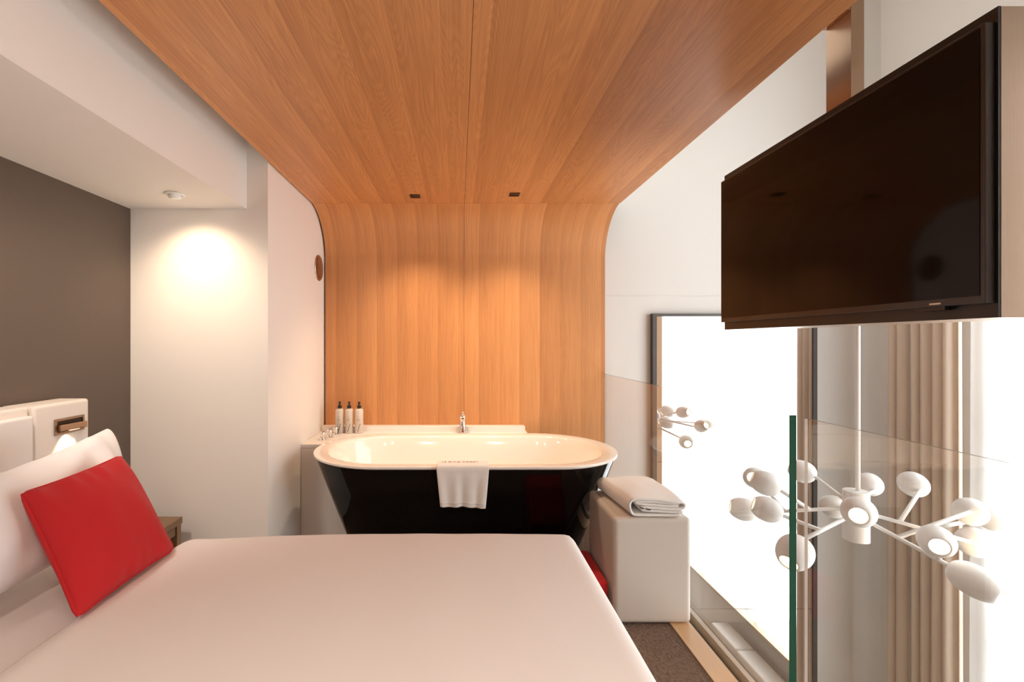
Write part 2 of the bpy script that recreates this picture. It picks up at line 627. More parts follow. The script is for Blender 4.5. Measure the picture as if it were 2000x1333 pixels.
deck = thing('bath_deck', 'white bath deck wrapping the left and back of the tub', 'bath deck', (XL, YD1, 0.0))
link('deck_cabinet', bloft([deck_ring(0.002 + (DZ - 0.024) * k / 10) for k in range(11)]), 'deck_white', deck)
link('deck_top', bloft([deck_ring(DZ - 0.020), deck_ring(DZ - 0.002), deck_ring(DZ)]), 'deck_white', deck)
b = bbox(XL + 0.002, XDE - 0.008, 3.135, YD1, DZ + 0.0005, DZ + 0.034, bev=0.002)
link('upstand', b, 'deck_white', deck)

tap = thing('bath_spout', 'chrome bath spout standing at the middle of the deck', 'tap', (0.030, 3.095, DZ))
b = blathe([(0.022, 0.0), (0.030, 0.0005), (0.030, 0.006), (0.020, 0.012), (0.019, 0.09), (0.0205, 0.105)], (0.030, 3.100, DZ + 0.0005))
link('tap_body', b, 'chrome', tap, smooth=True)
pts = [(0.030, 3.100 - 0.12 * math.sin(a) * 0.55, DZ + 0.098 + 0.036 * math.sin(a * 0.98)) for a in [i * PI / 2 / 10 * 1.55 for i in range(11)]]
pts = [(0.030, 3.100, DZ + 0.095), (0.030, 3.097, DZ + 0.115), (0.030, 3.088, DZ + 0.130), (0.030, 3.070, DZ + 0.137), (0.030, 3.048, DZ + 0.134), (0.030, 3.028, DZ + 0.120), (0.030, 3.020, DZ + 0.108)]
link('spout', btube(pts, [0.0205, 0.0205, 0.020, 0.019, 0.018, 0.017, 0.016], n=20), 'chrome', tap, smooth=True)
link('spout_opening', blathe([(0.009, 0), (0.009, 0.002)], (0.030, 3.0195, DZ + 0.1075), (0, -0.35, -0.93)), 'ink', tap)

knobs = [((-0.855, 2.87), 'chrome control handle standing nearest the front edge of the white deck', 0.016),
         ((-0.832, 2.945), 'chrome control handle in the middle of the row beside the tub', 0.016),
         ((-0.818, 3.035), 'chrome control handle furthest back beside the tub, near the bottles', 0.016)]
proto = None
for (x, y), lab, r in knobs:
    if proto is None:
        k = thing('tap_handle', lab, 'tap handle', (x, y, DZ), 'control handles on the bath deck')
        proto = k
        b = blathe([(0.024, 0.0005), (0.024, 0.005), (0.013, 0.008), (0.013, 0.014)], (x, y, DZ))
        link('handle_base', b, 'chrome', k, smooth=True)
        b = blathe([(0.010, 0.012), (0.0155, 0.014), (0.0165, 0.046), (0.015, 0.050), (0.0, 0.051)], (x, y, DZ))
        link('grip', b, 'chrome', k, smooth=True)
        b = btube([(x, y, DZ + 0.04), (x + 0.022, y - 0.008, DZ + 0.043)], 0.003, n=8)
        link('lever', b, 'chrome', k, smooth=True)
    else:
        k = proto.copy()
        COL.objects.link(k)
        k.location = (x, y, DZ)
        k['label'] = lab
        for c in list(proto.children):
            d = c.copy()
            COL.objects.link(d)
            d.parent = k

# bottles
labs = ['cream pump bottle at the left of the three, nearest the side wall',
        'cream pump bottle in the middle of the row of three on the deck',
        'cream pump bottle at the right of the three, nearest the spout']
proto = None
for i, px in enumerate((663.5, 682, 701.5)):
    x, y = (px - 895) * 3.085 / F, 3.085
    if proto is None:
        p = thing('pump_bottle', labs[i], 'bottle', (x, y, DZ), 'pump bottles on the bath deck')
        proto = p
        b = blathe([(0.024, 0.0005), (0.0275, 0.003), (0.0275, 0.150), (0.026, 0.158), (0.019, 0.164), (0.014, 0.166), (0.0, 0.1665)], (x, y, DZ), n=40)
        link('bottle_body', b, 'bottle', p, smooth=True)
        b = blathe([(0.0125, 0.1655), (0.0135, 0.167), (0.0135, 0.186), (0.007, 0.188), (0.0055, 0.190), (0.0055, 0.200), (0.009, 0.202), (0.009, 0.211), (0.0, 0.212)], (x, y, DZ), n=24)
        btube([(x, y, DZ + 0.206), (x + 0.006, y - 0.020, DZ + 0.206), (x + 0.008, y - 0.027, DZ + 0.200)], 0.0042, n=10, bm=b)
        link('pump', b, 'pump', p, smooth=True)
        # slash printed near the foot, wrapped on the curved face
        b = bmesh.new()
        n = 8
        q = []
        for k in range(n + 1):
            t = k / n
            zz = DZ + 0.012 + 0.055 * t
            for w in (-0.05, 0.05):
                a = -0.15 + 0.62 * t + w * 1.1
                q.append(b.verts.new((x + 0.0279 * math.sin(a), y - 0.0279 * math.cos(a), zz)))
        for k in range(n):
            b.faces.new((q[2 * k], q[2 * k + 1], q[2 * k + 3], q[2 * k + 2]))
        link('printed_slash', b, 'ink', p)
        b = bmesh.new()
        for zz, w in ((0.112, 0.12), (0.098, 0.30), (0.091, 0.42), (0.084, 0.25)):
            vs = []
            for k in range(7):
                a = -w + 2 * w * k / 6
                for dz in (0, 0.0022):
                    vs.append(b.verts.new((x + 0.0279 * math.sin(a), y - 0.0279 * math.cos(a), DZ + zz + dz)))
            for k in range(6):
                b.faces.new((vs[2 * k], vs[2 * k + 2], vs[2 * k + 3], vs[2 * k + 1]))
        link('printed_text', b, 'grey_ink', p)
    else:
        p = proto.copy()
        COL.objects.link(p)
        p.location = (x, y, DZ)
        p['label'] = labs[i]
        for c in list(proto.children):
            d = c.copy()
            COL.objects.link(d)
            d.parent = p

# hand towel over the rim
tw = thing('hand_towel', 'white hand towel draped over the front rim of the black tub', 'towel', (0.012, TC.y - HY, RIMZ))
yo = TC.y - HY            # outer edge of the rim
path = [(yo + 0.112, RIMZ - 0.12), (yo + 0.103, RIMZ - 0.07), (yo + 0.095, RIMZ - 0.025), (yo + 0.085, RIMZ + 0.003), (yo + 0.074, RIMZ + 0.0075), (yo + 0.04, RIMZ + 0.009),
        (yo + 0.010, RIMZ + 0.008), (yo - 0.005, RIMZ + 0.002), (yo - 0.010, RIMZ - 0.012), (yo - 0.011, RIMZ - 0.05), (yo - 0.009, RIMZ - 0.12), (yo - 0.004, RIMZ - 0.188)]


def path_at(s):
    L = [0]
    for a, c in zip(path, path[1:]):
        L.append(L[-1] + math.dist(a, c))
    s *= L[-1]
    for i in range(len(path) - 1):
        if s <= L[i + 1] + 1e-9:
            t = (s - L[i]) / (L[i + 1] - L[i])
            return path[i][0] + (path[i + 1][0] - path[i][0]) * t, path[i][1] + (path[i + 1][1] - path[i][1]) * t
    return path[-1]


def towel(u, v):
    y, z = path_at(v)
    hang = max(0.0, RIMZ - 0.01 - z) if v > 0.55 else 0.0
    hw = 0.127 - 0.11 * hang
    x = (u - 0.5) * 2 * hw + 0.022 + 0.012 * hang * 5 * 0.1
    fold = (0.5 + 0.5 * math.sin(u * 21 + 0.6)) * 0.045 * hang * 1.6 + 0.4 * (0.5 + 0.5 * math.sin(u * 37)) * 0.02 * hang
    z -= 0.008 * hang / 0.2 * (u + 0.35 * math.sin(u * 9))
    return (x, y - fold, z)


o = link('towel_cloth', bgrid(towel, 60, 70), 'terry', tw, smooth=True)
solid(o, 0.005, 1)
b = bgrid(lambda u, v: (lambda q: (q[0], q[1] - 0.006, q[2]))(towel(0.01 + u * 0.98, 0.945 + 0.012 * v)), 40, 2)
o = link('towel_hem', b, 'linen', tw, smooth=True)
solid(o, 0.002, 1)


def text(name, body, size, loc, rot, m, parent, spacing=1.0, extrude=0.0004):
    c = bpy.data.curves.new(name, 'FONT')
    c.body = body
    c.size = size
    c.align_x = 'CENTER'
    c.align_y = 'CENTER'
    c.space_character = spacing
    c.extrude = extrude
    c.materials.append(M[m])
    tmp = bpy.data.objects.new('tmp', c)
    COL.objects.link(tmp)
    bpy.context.view_layer.update()
    me = bpy.data.meshes.new_from_object(tmp.evaluated_get(bpy.context.evaluated_depsgraph_get()))
    bpy.data.objects.remove(tmp)
    o = bpy.data.objects.new(name, me)
    COL.objects.link(o)
    o.parent = parent
    o.location = Vector(loc) - wloc(parent)
    o.rotation_euler = rot
    return o


text('stitched_lettering', 'LE CINQ CODET', 0.020, (0.008, yo + 0.035, RIMZ + 0.0155), (0, 0, 0), 'red_thread', tw, spacing=1.25)

# ================================================================== BED
BT = CZ - 0.613
bed = thing('bed', 'wide white made bed filling the foreground', 'bed', (-0.55, 0.65, 0.0))
box('bed_base', -1.44, 0.30, -0.16, 1.38, 0.06, 0.30, 'cream_leather', bev=0.01, parent=bed)
box('mattress', -1.46, 0.315, -0.19, 1.405, 0.31, BT - 0.050, 'sheet', bev=0.03, parent=bed)


def edge_path(s, lo, hi, r, drop):
    """s along a cross-section: rises at lo, flat, falls at hi. returns pos, fall"""
    L = drop + r * PI / 2
    if s < L:
        q = L - s
        if q <= r * PI / 2:
            a = q / r
            return lo + r - r * math.sin(a), r - r * math.cos(a)
        return lo, r + (q - r * PI / 2)
    flat = (hi - lo) - 2 * r
    if s <= L + flat:
        return lo + r + (s - L), 0.0
    q = s - L - flat
    if q <= r * PI / 2:
        a = q / r
        return hi - r + r * math.sin(a), r - r * math.cos(a)
    return hi, r + (q - r * PI / 2)


def duvet(x0, x1, y0, y1, r, drop, zt, left_edge=True, lip=0.016):
    nx, ny = 120, 110
    Lr = drop + r * PI / 2

    def f(u, v):
        if left_edge:                       # free left edge lying on the sheet
            s = u * ((x1 - x0 - r) + Lr)
            if s <= x1 - x0 - r:
                x, fx = x0 + s, 0.0
            else:
                q = s - (x1 - x0 - r)
                if q <= r * PI / 2:
                    x, fx = x1 - r + r * math.sin(q / r), r - r * math.cos(q / r)
                else:
                    x, fx = x1, r + q - r * PI / 2
        else:
            x, fx = edge_path(u * ((x1 - x0) - 2 * r + 2 * Lr), x0, x1, r, drop)
        y, fy = edge_path(v * ((y1 - y0) - 2 * r + 2 * Lr), y0, y1, r, drop)
        fall = max(fx, fy) + 0.35 * min(fx, fy)
        fall = min(fall, drop + r)
        z = zt - fall
        if fall < 0.03:
            w = 1 - fall / 0.03
            cr = 1 - ((x + 0.03) / 0.48) ** 2
            z += w * 0.008 * max(cr, -1.3)
            z += w * 0.0022 * noise.noise((x * 3.1, y * 2.3, 0.3)) + w * 0.0012 * noise.noise((x * 8, y * 5, 1.3))
        if left_edge and x < x0 + 0.05:
            k = 1 - (x - x0) / 0.05
            z -= lip * k * k
        if fall > 0.06:
            x += 0.004 * math.sin(y * 19) * (1 if x > 0 else 0)
            y += 0.004 * math.sin(x * 17) * (1 if y > 0.5 else -1)
        return (x, y, z)
    return bgrid(f, nx, ny)


o = link('bed_sheet', duvet(-1.475, 0.33, -0.205, 1.42, 0.045, 0.16, BT - 0.020, False), 'sheet', bed, smooth=True)
o = link('duvet', duvet(-0.868, 0.362, -0.235, 1.447, 0.035, 0.30, BT), 'linen', bed, smooth=True)
solid(o, 0.008, 1)

# headboard
hb = thing('headboard', 'pale padded leather headboard fixed to the dark brown wall', 'headboard', (XW, 0.9, 0.25))
HT = CZ - 0.229
HFX = -1.50
b = bbox(XW + 0.002, HFX, 1.612, 1.853, 0.25, HT, bev=0.014, seg=4)
# recess for the reading light is framed on the surface
link('side_panel', b, 'cream_leather', hb, smooth=True)
b = bbox(XW + 0.002, HFX, -0.6, -0.36, 0.25, HT, bev=0.014, seg=4)
link('side_panel', b, 'cream_leather', hb, smooth=True)
b = bbox(XW + 0.002, HFX - 0.012, -0.355, 1.607, 0.25, HT, bev=0.012, seg=4)
link('back_panel', b, 'cream_leather', hb, smooth=True)
b = bbox(HFX - 0.014, HFX + 0.012, -0.30, 1.600, 0.66, HT - 0.03, bev=0.012, seg=4)
link('back_cushion', b, 'white_leather', hb, smooth=True)
rl = thing('reading_light', 'small copper swing reading light set into the headboard', 'reading light', (HFX, 1.75, CZ - 0.32))
ya, yb_, za, zb = 1.690, 1.822, CZ - 0.350, CZ - 0.290
b = bmesh.new()
t = 0.008
bbox(HFX + 0.0005, HFX + 0.006, ya, yb_, zb - t, zb, bm=b)
bbox(HFX + 0.0005, HFX + 0.006, ya, yb_, za, za + t, bm=b)
bbox(HFX + 0.0005, HFX + 0.006, ya, ya + t, za + t, zb - t, bm=b)
bbox(HFX + 0.0005, HFX + 0.006, yb_ - t, yb_, za + t, zb - t, bm=b)
link('light_frame', b, 'bronze', rl)
box('frame_back', HFX + 0.0005, HFX + 0.002, ya + t, yb_ - t, za + t, zb - t, 'dark_bronze', parent=rl)
b = bbox(HFX + 0.004, HFX + 0.014, ya + 0.008, ya + 0.018, za + 0.008, zb - 0.010)
hw = bbox(0, 0.014, 0, 0.104, -0.012, 0.012, bev=0.003)
bmesh.ops.rotate(hw, verts=hw.verts, cent=(0, 0, 0), matrix=Matrix.Rotation(math.radians(-9), 3, 'Z'))
bmesh.ops.translate(hw, verts=hw.verts, vec=(HFX + 0.006, ya + 0.010, (za + zb) / 2 - 0.004))
link('light_arm', hw, 'bronze', rl, smooth=False, label='copper swing arm')
b.free()
box('light_lens', HFX + 0.016, HFX + 0.026, ya + 0.045, ya + 0.085, (za + zb) / 2 - 0.0175, (za + zb) / 2 - 0.0165, 'lens', parent=rl)
sp = light('reading_beam', 'SPOT', (HFX + 0.022, ya + 0.050, (za + zb) / 2 - 0.020), 5.0, (1.0, 0.62, 0.32), rot=(0, math.radians(14), 0), parent=rl,
           spot_size=math.radians(80), spot_blend=0.6, shadow_soft_size=0.012)
box('switch_plate', HFX + 0.0005, HFX + 0.005, 1.755, 1.81, CZ - 0.425, CZ - 0.375, 'switch', bev=0.001)
tag(bpy.data.objects['switch_plate'], 'small pale switch plate on the headboard under the reading light', 'switch')


def pillow_bm(w, h, t, pinch=0.06, n=44, seed=0, wr=0.004, rnd=0.0, sag=0.0):
    """u along the width, v along the height, thickness along z (local)."""
    b = bmesh.new()
    for side in (1, -1):
        V = []
        for i in range(n + 1):
            row = []
            for j in range(n + 1):
                u, v = -1 + 2 * i / n, -1 + 2 * j / n
                u2, v2 = math.sin(u * PI / 2), math.sin(v * PI / 2)
                x = u2 * w / 2 * (1 - pinch * (1 - v2 * v2))
                y = v2 * h / 2 * (1 - pinch * (1 - u2 * u2))
                k = 1 - rnd * abs(u2) ** 5 * abs(v2) ** 5
                x, y = x * k, y * k
                y -= sag * (1 - u2 * u2) * max(0.0, v2)
                q = max(0.0, (1 - u2 ** 2)) ** 0.42 * max(0.0, (1 - v2 ** 2)) ** 0.42
                z = side * (t / 2 * q)
                if 0 < i < n and 0 < j < n:
                    z += side * wr * q * noise.noise((x * 9 + seed, y * 9, side * 3.0)) * 1.5
                    z += side * wr * 0.9 * math.sin(u2 * 17 + seed + 1.5 * math.sin(u2 * 5)) * math.exp(-((1 - abs(v2)) / 0.30) ** 2) * q ** 0.5 * (1.0 if v2 > 0 else 0.4)
                    z += side * wr * 0.8 * (1 - q) * math.sin((x * 60 + y * 13 + seed)) * (q ** 0.5)
                row.append(b.verts.new((x, y, z)))
            V.append(row)
        for i in range(n):
            for j in range(n):
                b.faces.new((V[i][j], V[i + 1][j], V[i + 1][j + 1], V[i][j + 1]))
    bmesh.ops.remove_doubles(b, verts=b.verts, dist=0.0004)
    return b


def orient(b, origin, xa, ya_):
    xa = Vector(xa).normalized()
    ya_ = Vector(ya_)
    ya_ = (ya_ - xa * ya_.dot(xa)).normalized()
    za_ = xa.cross(ya_)
    m = Matrix((xa, ya_, za_)).transposed().to_4x4()
    m.translation = Vector(origin)
    bmesh.ops.transform(b, matrix=m, verts=b.verts)
    return b


def piping_bm(w, h, pinch, r, n=48):
    pts = []
    for (a, c) in (((-1, -1), (1, -1)), ((1, -1), (1, 1)), ((1, 1), (-1, 1)), ((-1, 1), (-1, -1))):
        for k in range(n):
            t = k / n
            u, v = a[0] + (c[0] - a[0]) * t, a[1] + (c[1] - a[1]) * t
            pts.append((u * w / 2 * (1 - pinch * (1 - v * v)), v * h / 2 * (1 - pinch * (1 - u * u)), 0))
    pts.append(pts[0])
    # round the corners
    m = len(pts) - 1
    sm = []
    for i in range(m):
        acc = Vector((0, 0, 0))
        for d in range(-3, 4):
            acc += Vector(pts[(i + d) % m])
        sm.append(acc / 7)
    sm.append(sm[0])
    return btube(sm, r, n=8, cap=False)


def quad_place(b, w, h, bl, br, tl, tr):
    """bend a flat pillow so that its corners meet four given places"""
    bl, br, tl, tr = map(Vector, (bl, br, tl, tr))
    for v in b.verts:
        u, t = v.co.x / w + 0.5, v.co.y / h + 0.5
        p = (bl * (1 - u) + br * u) * (1 - t) + (tl * (1 - u) + tr * u) * t
        du = (br - bl) * (1 - t) + (tr - tl) * t
        dv = (tl - bl) * (1 - u) + (tr - br) * u
        v.co = p + du.cross(dv).normalized() * v.co.z
    return b


# white pillow leaning on the headboard
pl = thing('pillow', 'big white bed pillow leaning against the headboard behind the red cushion', 'pillow', (-1.15, 1.2, BT))
b = quad_place(pillow_bm(0.78, 0.40, 0.17, pinch=0.03, seed=3, wr=0.016, n=60, rnd=0.07, sag=0.045), 0.78, 0.40,
               (-1.040, 0.72, CZ - 0.580), (-1.045, 1.475, CZ - 0.578), (-1.215, 0.76, CZ - 0.335), (-1.215, 1.600, CZ - 0.288))
link('pillow_case', b, 'linen', pl, smooth=True)

# red cushion
rc = thing('cushion', 'square red cushion with piped edge propped against the white pillow', 'cushion', (-0.93, 1.22, BT))
q = [at(150, 1207, 1.000), at(340, 1073, 1.345), at(40, 966, 1.090), at(236, 891, 1.400)]
b = quad_place(pillow_bm(0.345, 0.335, 0.115, pinch=0.035, seed=9, wr=0.007, n=56), 0.345, 0.335, *q)
link('cushion_cover', b, 'red', rc, smooth=True)
b = quad_place(piping_bm(0.345, 0.335, 0.035, 0.0045), 0.345, 0.335, *q)
link('piping', b, 'red_piping', rc, smooth=True)

# red pouf on the floor
rf = thing('pouf', 'low red pouf on the floor between the bed and the ottoman', 'pouf', (0.52, 2.14, 0.0))
link('pouf_body', bbox(0.395, 0.655, 1.985, 2.30, 0.002, 0.172, bev=0.02, seg=5), 'red', rf, smooth=True)
link('piping', btube([(0.410, 1.989, 0.162), (0.646, 1.989, 0.162), (0.651, 1.994, 0.162), (0.651, 2.290, 0.162)], 0.004, n=8), 'red_piping', rf, smooth=True)

# nightstand
ns = thing('nightstand', 'brown wooden nightstand between the bed and the wall', 'nightstand', (-1.47, 1.93, 0.0))
NZ = CZ - 0.838
box('stand_top', XW + 0.004, -1.322, 1.87, 2.185, NZ - 0.032, NZ, 'nightstand_wood', bev=0.002, parent=ns)
for x, y in ((-1.342, 2.165), (-1.342, 1.89), (XW + 0.024, 2.165), (XW + 0.024, 1.89)):
    box('leg', x - 0.016, x + 0.016, y - 0.016, y + 0.016, 0.001, NZ - 0.033, 'nightstand_wood', bev=0.002, parent=ns)
box('rail', -1.352, -1.332, 1.910, 2.145, NZ - 0.075, NZ - 0.040, 'nightstand_wood', parent=ns)
box('lower_shelf', XW + 0.010, -1.34, 1.910, 2.145, 0.10, 0.12, 'nightstand_wood', parent=ns)

# downlight in the soffit
dl = thing('downlight', 'white tilting spotlight in the low ceiling above the nightstand', 'spotlight', (-1.262, 2.03, ZS))
b = blathe([(0.026, -0.0005), (0.038, -0.001), (0.041, -0.004), (0.038, -0.007), (0.028, -0.008)], (-1.262, 2.03, ZS), n=40, capb=False)
link('trim_ring', b, 'shade_white', dl, smooth=True)
b = blathe([(0.024, 0.008), (0.025, 0.0), (0.024, -0.014), (0.020, -0.016)], (-1.262, 2.03, ZS - 0.006), (0.10, -0.22, 0.97), n=32, capb=False, capa=False)
link('lamp_cup', b, 'shade_white', dl, smooth=True)
b = blathe([(0.0, 0.0), (0.019, 0.0), (0.019, 0.001)], (-1.262, 2.03, ZS - 0.015), (0.10, -0.22, 0.97), n=24)
link('lamp_lens', b, 'lens', dl)
light('spot_beam', 'SPOT', (-1.262, 2.035, ZS - 0.028), 9.5, (1.0, 0.74, 0.48), rot=(math.radians(20), 0, 0), parent=dl,
      spot_size=math.radians(125), spot_blend=0.95, shadow_soft_size=0.03)

# downlights of the wood ceiling above the tub
for (x, y, lab) in ((-0.262, 2.767, 'small square bronze downlight in the wood ceiling, left of the panel joint'),
                    (0.337, 2.735, 'small square bronze downlight in the wood ceiling, right of the panel joint')):
    d = thing('ceiling_downlight', lab, 'downlight', (x, y, ZC), 'square downlights above the tub')
    b = bmesh.new()
    w, t = 0.031, 0.006
    bbox(x - w, x + w, y - w, y - w + t, ZC - 0.004, ZC - 0.0005, bm=b)
    bbox(x - w, x + w, y + w - t, y + w, ZC - 0.004, ZC - 0.0005, bm=b)
    bbox(x - w, x - w + t, y - w + t, y + w - t, ZC - 0.004, ZC - 0.0005, bm=b)
    bbox(x + w - t, x + w, y - w + t, y + w - t, ZC - 0.004, ZC - 0.0005, bm=b)
    link('fixture_frame', b, 'dark_bronze', d)
    box('baffle', x - w + t, x + w - t, y - w + t, y + w - t, ZC - 0.0015, ZC - 0.0005, 'dark_bronze', parent=d)
    light('tub_beam', 'SPOT', (x, y, ZC - 0.008), 35.0, (1.0, 0.77, 0.53), rot=(math.radians(8), 0, 0), parent=d,
          spot_size=math.radians(98), spot_blend=1.0, shadow_soft_size=0.02)

# unseen spotlights added as fill light for the bed side, above and behind the camera
for (x, y, z, e, lab) in ((-1.262, 1.12, ZS, 36.0, 'added white round fill spotlight in the low ceiling above the pillows, out of the picture'),
                          (-0.45, -0.55, ZC, 34.0, 'added round fill spotlight in the wood ceiling over the bed edge, behind the camera on the left'),
                          (0.55, -0.55, ZC, 38.0, 'added round fill spotlight in the wood ceiling over the bed foot, behind the camera on the right')):
    d = thing('downlight', lab, 'spotlight', (x, y, z))  # made-up fixture that carries the fill light
    b = blathe([(0.034, -0.0005), (0.045, -0.001), (0.048, -0.004), (0.045, -0.008), (0.036, -0.009)], (x, y, z), n=32, capb=False)
    link('trim_ring', b, 'shade_white', d, smooth=True)
    link('lamp_lens', blathe([(0.0, -0.002), (0.034, -0.002)], (x, y, z), n=24, capa=False, capb=False), 'lens', d)
    light('fill_beam', 'SPOT', (x, y, z - 0.02), e * (1.0 if x < -1 else 2.0), (1.0, 0.88, 0.76), rot=(math.radians(45 if x < -1 else 0), 0, 0), parent=d, spot_size=math.radians(105 if x < -1 else 150), spot_blend=0.9, shadow_soft_size=0.10)

# porthole in the side wall
ph = thing('porthole', 'round brushed metal porthole ring in the white side wall by the wood panel', 'porthole', (XL, 3.085, CZ + 0.50))
pc = (XL, 3.085, CZ + 0.50)
b = blathe([(0.062, 0.001), (0.064, 0.004), (0.072, 0.007), (0.083, 0.006), (0.088, 0.002), (0.088, 0.0005)], pc, (1, 0, 0), n=64, capa=False, capb=False)
link('porthole_ring', b, 'steel', ph, smooth=True)
b = blathe([(0.063, 0.0055), (0.055, 0.0025), (0.025, 0.0012), (0.0, 0.001)], pc, (1, 0, 0), n=64, capa=False)
link('porthole_dish', b, 'steel', ph, smooth=True)

# ================================================================== OTTOMAN AND FOLDED TOWEL
OX0, OX1, OY0, OY1, OZ = 0.668, 1.003, 1.957, 2.335, 0.462
ot = thing('ottoman', 'tall cube ottoman in taupe leather beside the glass balustrade', 'ottoman', ((OX0 + OX1) / 2, (OY0 + OY1) / 2, 0))
b = bbox(OX0, OX1, OY0, OY1, 0.006, OZ, bev=0.024, seg=6)
link('ottoman_body', b, 'leather', ot, smooth=True)
b = bmesh.new()
e = 0.0035
btube([(OX0 + 0.012, OY0 + 0.010, 0.02), (OX0 + 0.012, OY0 + 0.010, OZ - 0.040), (OX0 + 0.026, OY0 + 0.026, OZ - 0.010), (OX0 + 0.030, OY0 + 0.06, OZ - 0.0015), (OX0 + 0.030, OY1 - 0.05, OZ - 0.0015)], e, n=8, bm=b)
link('seam_piping', b, 'leather', ot, smooth=True)
for x in (OX0 + 0.05, OX1 - 0.05):
    for y in (OY0 + 0.05, OY1 - 0.05):
        link('glide', blathe([(0.015, 0.001), (0.015, 0.008)], (x, y, 0), n=12), 'pump', ot)

ft = thing('folded_towel', 'thick white folded bath towel lying on top of the ottoman', 'towel', (0.87, 2.16, OZ))


def folded(name, x0, x1, y0, y1, z0, z1, seed, parent):
    """A soft folded slab: rounded fold on the left side, layered front."""
    b = bmesh.new()
    ring_n = 56
    rings = []
    ny = 40
    for j in range(ny + 1):
        v = j / ny
        e = min(v, 1 - v)
        s = min(1.0, (e / 0.05)) if e < 0.05 else 1.0
        s = math.sqrt(max(0, 1 - (1 - s) ** 2))
        s = 0.80 + 0.20 * s if 0 < j < ny else 0.74
        y = y0 + (y1 - y0) * v
        cx = (x0 + x1) / 2
        zc = (z0 + z1) / 2
        ring = []
        for k in range(ring_n):
            a = 2 * PI * k / ring_n
            c, si = math.cos(a), math.sin(a)
            px = math.copysign(abs(c) ** 0.30, c)
            pz = math.copysign(abs(si) ** 0.55, si)
            x = cx + px * (x1 - x0) / 2 * (0.985 + 0.015 * s)
            zz = zc + pz * (z1 - z0) / 2 * (s if pz > 0 else 1.0)
            if pz > 0:
                zz += 0.012 * noise.noise((x * 7 + seed, y * 6, seed)) * pz * s
            x += 0.006 * noise.noise((y * 9, zz * 20, seed))
            ring.append((x, y + 0.004 * noise.noise((x * 12, zz * 30, seed + 2)), zz))
        rings.append(ring)
    bloft(rings, bm=b)
    return link(name, b, 'terry', parent, smooth=True)


ft_parts = []
lay = [(0.742, 0.966, 0.0, 0.022), (0.745, 0.962, 0.0185, 0.037), (0.748, 0.968, 0.034, 0.052), (0.744, 0.955, 0.049, 0.064)]
# towel built as one long cloth folded over itself: cross-section in x/z, swept in y
cs = [(0.930, 0.006), (0.985, 0.007), (0.990, 0.013), (0.975, 0.019), (0.90, 0.020), (0.80, 0.021), (0.773, 0.026), (0.770, 0.034), (0.80, 0.038),
      (0.90, 0.037), (0.958, 0.037), (0.966, 0.041), (0.958, 0.046), (0.90, 0.047), (0.82, 0.048)]
b = bmesh.new()
n0 = len(cs)


def sweep_layer(pts, th, y0, y1, seed, bm, ny=26, dome=0.0, shear=0.0, flat=False):
    f = []

    def g(u, v):
        s = u * (len(pts) - 1)
        i = min(int(s), len(pts) - 2)
        t = s - i
        p0, p1, p2, p3 = pts[max(i - 1, 0)], pts[i], pts[i + 1], pts[min(i + 2, len(pts) - 1)]

        def cr(a, b_, c, d):
            return 0.5 * (2 * b_ + (c - a) * t + (2 * a - 5 * b_ + 4 * c - d) * t * t + (3 * b_ - a - 3 * c + d) * t ** 3)
        x = cr(p0[0], p1[0], p2[0], p3[0])
        z = cr(p0[1], p1[1], p2[1], p3[1])
        y = y0 + (y1 - y0) * v
        y += 0.006 * noise.noise((x * 10, z * 40, seed)) * (1 - 2 * v)
        w = min(1.0, z / 0.05)
        x2 = 0.858 + (x - 0.858) * (1 + 0.10 * v) - 0.02 * v
        z2 = z * 1.10 * (1 + 0.30 * noise.noise((x * 6, y * 5, seed))) + dome * w * math.sin(PI * v) * 0.6
        z2 *= (1 - 0.10 * max(0, v - 0.85) / 0.15)
        return (x2, y, OZ + 0.004 + z2)
    return bgrid(g, 130, ny, bm)


spiral = [(0.955, 0.008), (0.90, 0.0065), (0.80, 0.0065), (0.755, 0.009), (0.742, 0.022), (0.738, 0.038), (0.742, 0.053), (0.760, 0.0645), (0.82, 0.0685),
          (0.90, 0.068), (0.952, 0.064), (0.972, 0.055), (0.974, 0.044), (0.958, 0.0355), (0.90, 0.034), (0.82, 0.035), (0.792, 0.033), (0.790, 0.027), (0.82, 0.0235),
          (0.90, 0.022), (0.964, 0.0215)]
inner = [(0.955, 0.0585), (0.90, 0.0585), (0.82, 0.0585), (0.772, 0.056), (0.766, 0.050), (0.80, 0.0465), (0.90, 0.0455), (0.950, 0.0465)]
b = bmesh.new()
sweep_layer(spiral, 0.01, 1.958, 2.300, 1.0, b, dome=0.022)
sweep_layer(inner, 0.01, 1.962, 2.292, 1.0, b, dome=0.020)
o = link('towel_body', b, 'terry', ft, smooth=True)
solid(o, 0.0095, 0)
b = bmesh.new()
for (x, z) in ((0.788, 0.044), (0.816, 0.038)):
    q = bbox(-0.010, 0.010, -0.002, 0.001, -0.002, 0.002)
    bmesh.ops.rotate(q, verts=q.verts, cent=(0, 0, 0), matrix=Matrix.Rotation(0.25, 3, 'Y'))
    bmesh.ops.translate(q, verts=q.verts, vec=(x, 1.957, OZ + z))
    join(b, q)
link('towel_tag', b, 'ink', ft)

# ================================================================== GLASS BALUSTRADE
GT = CZ - 0.2262


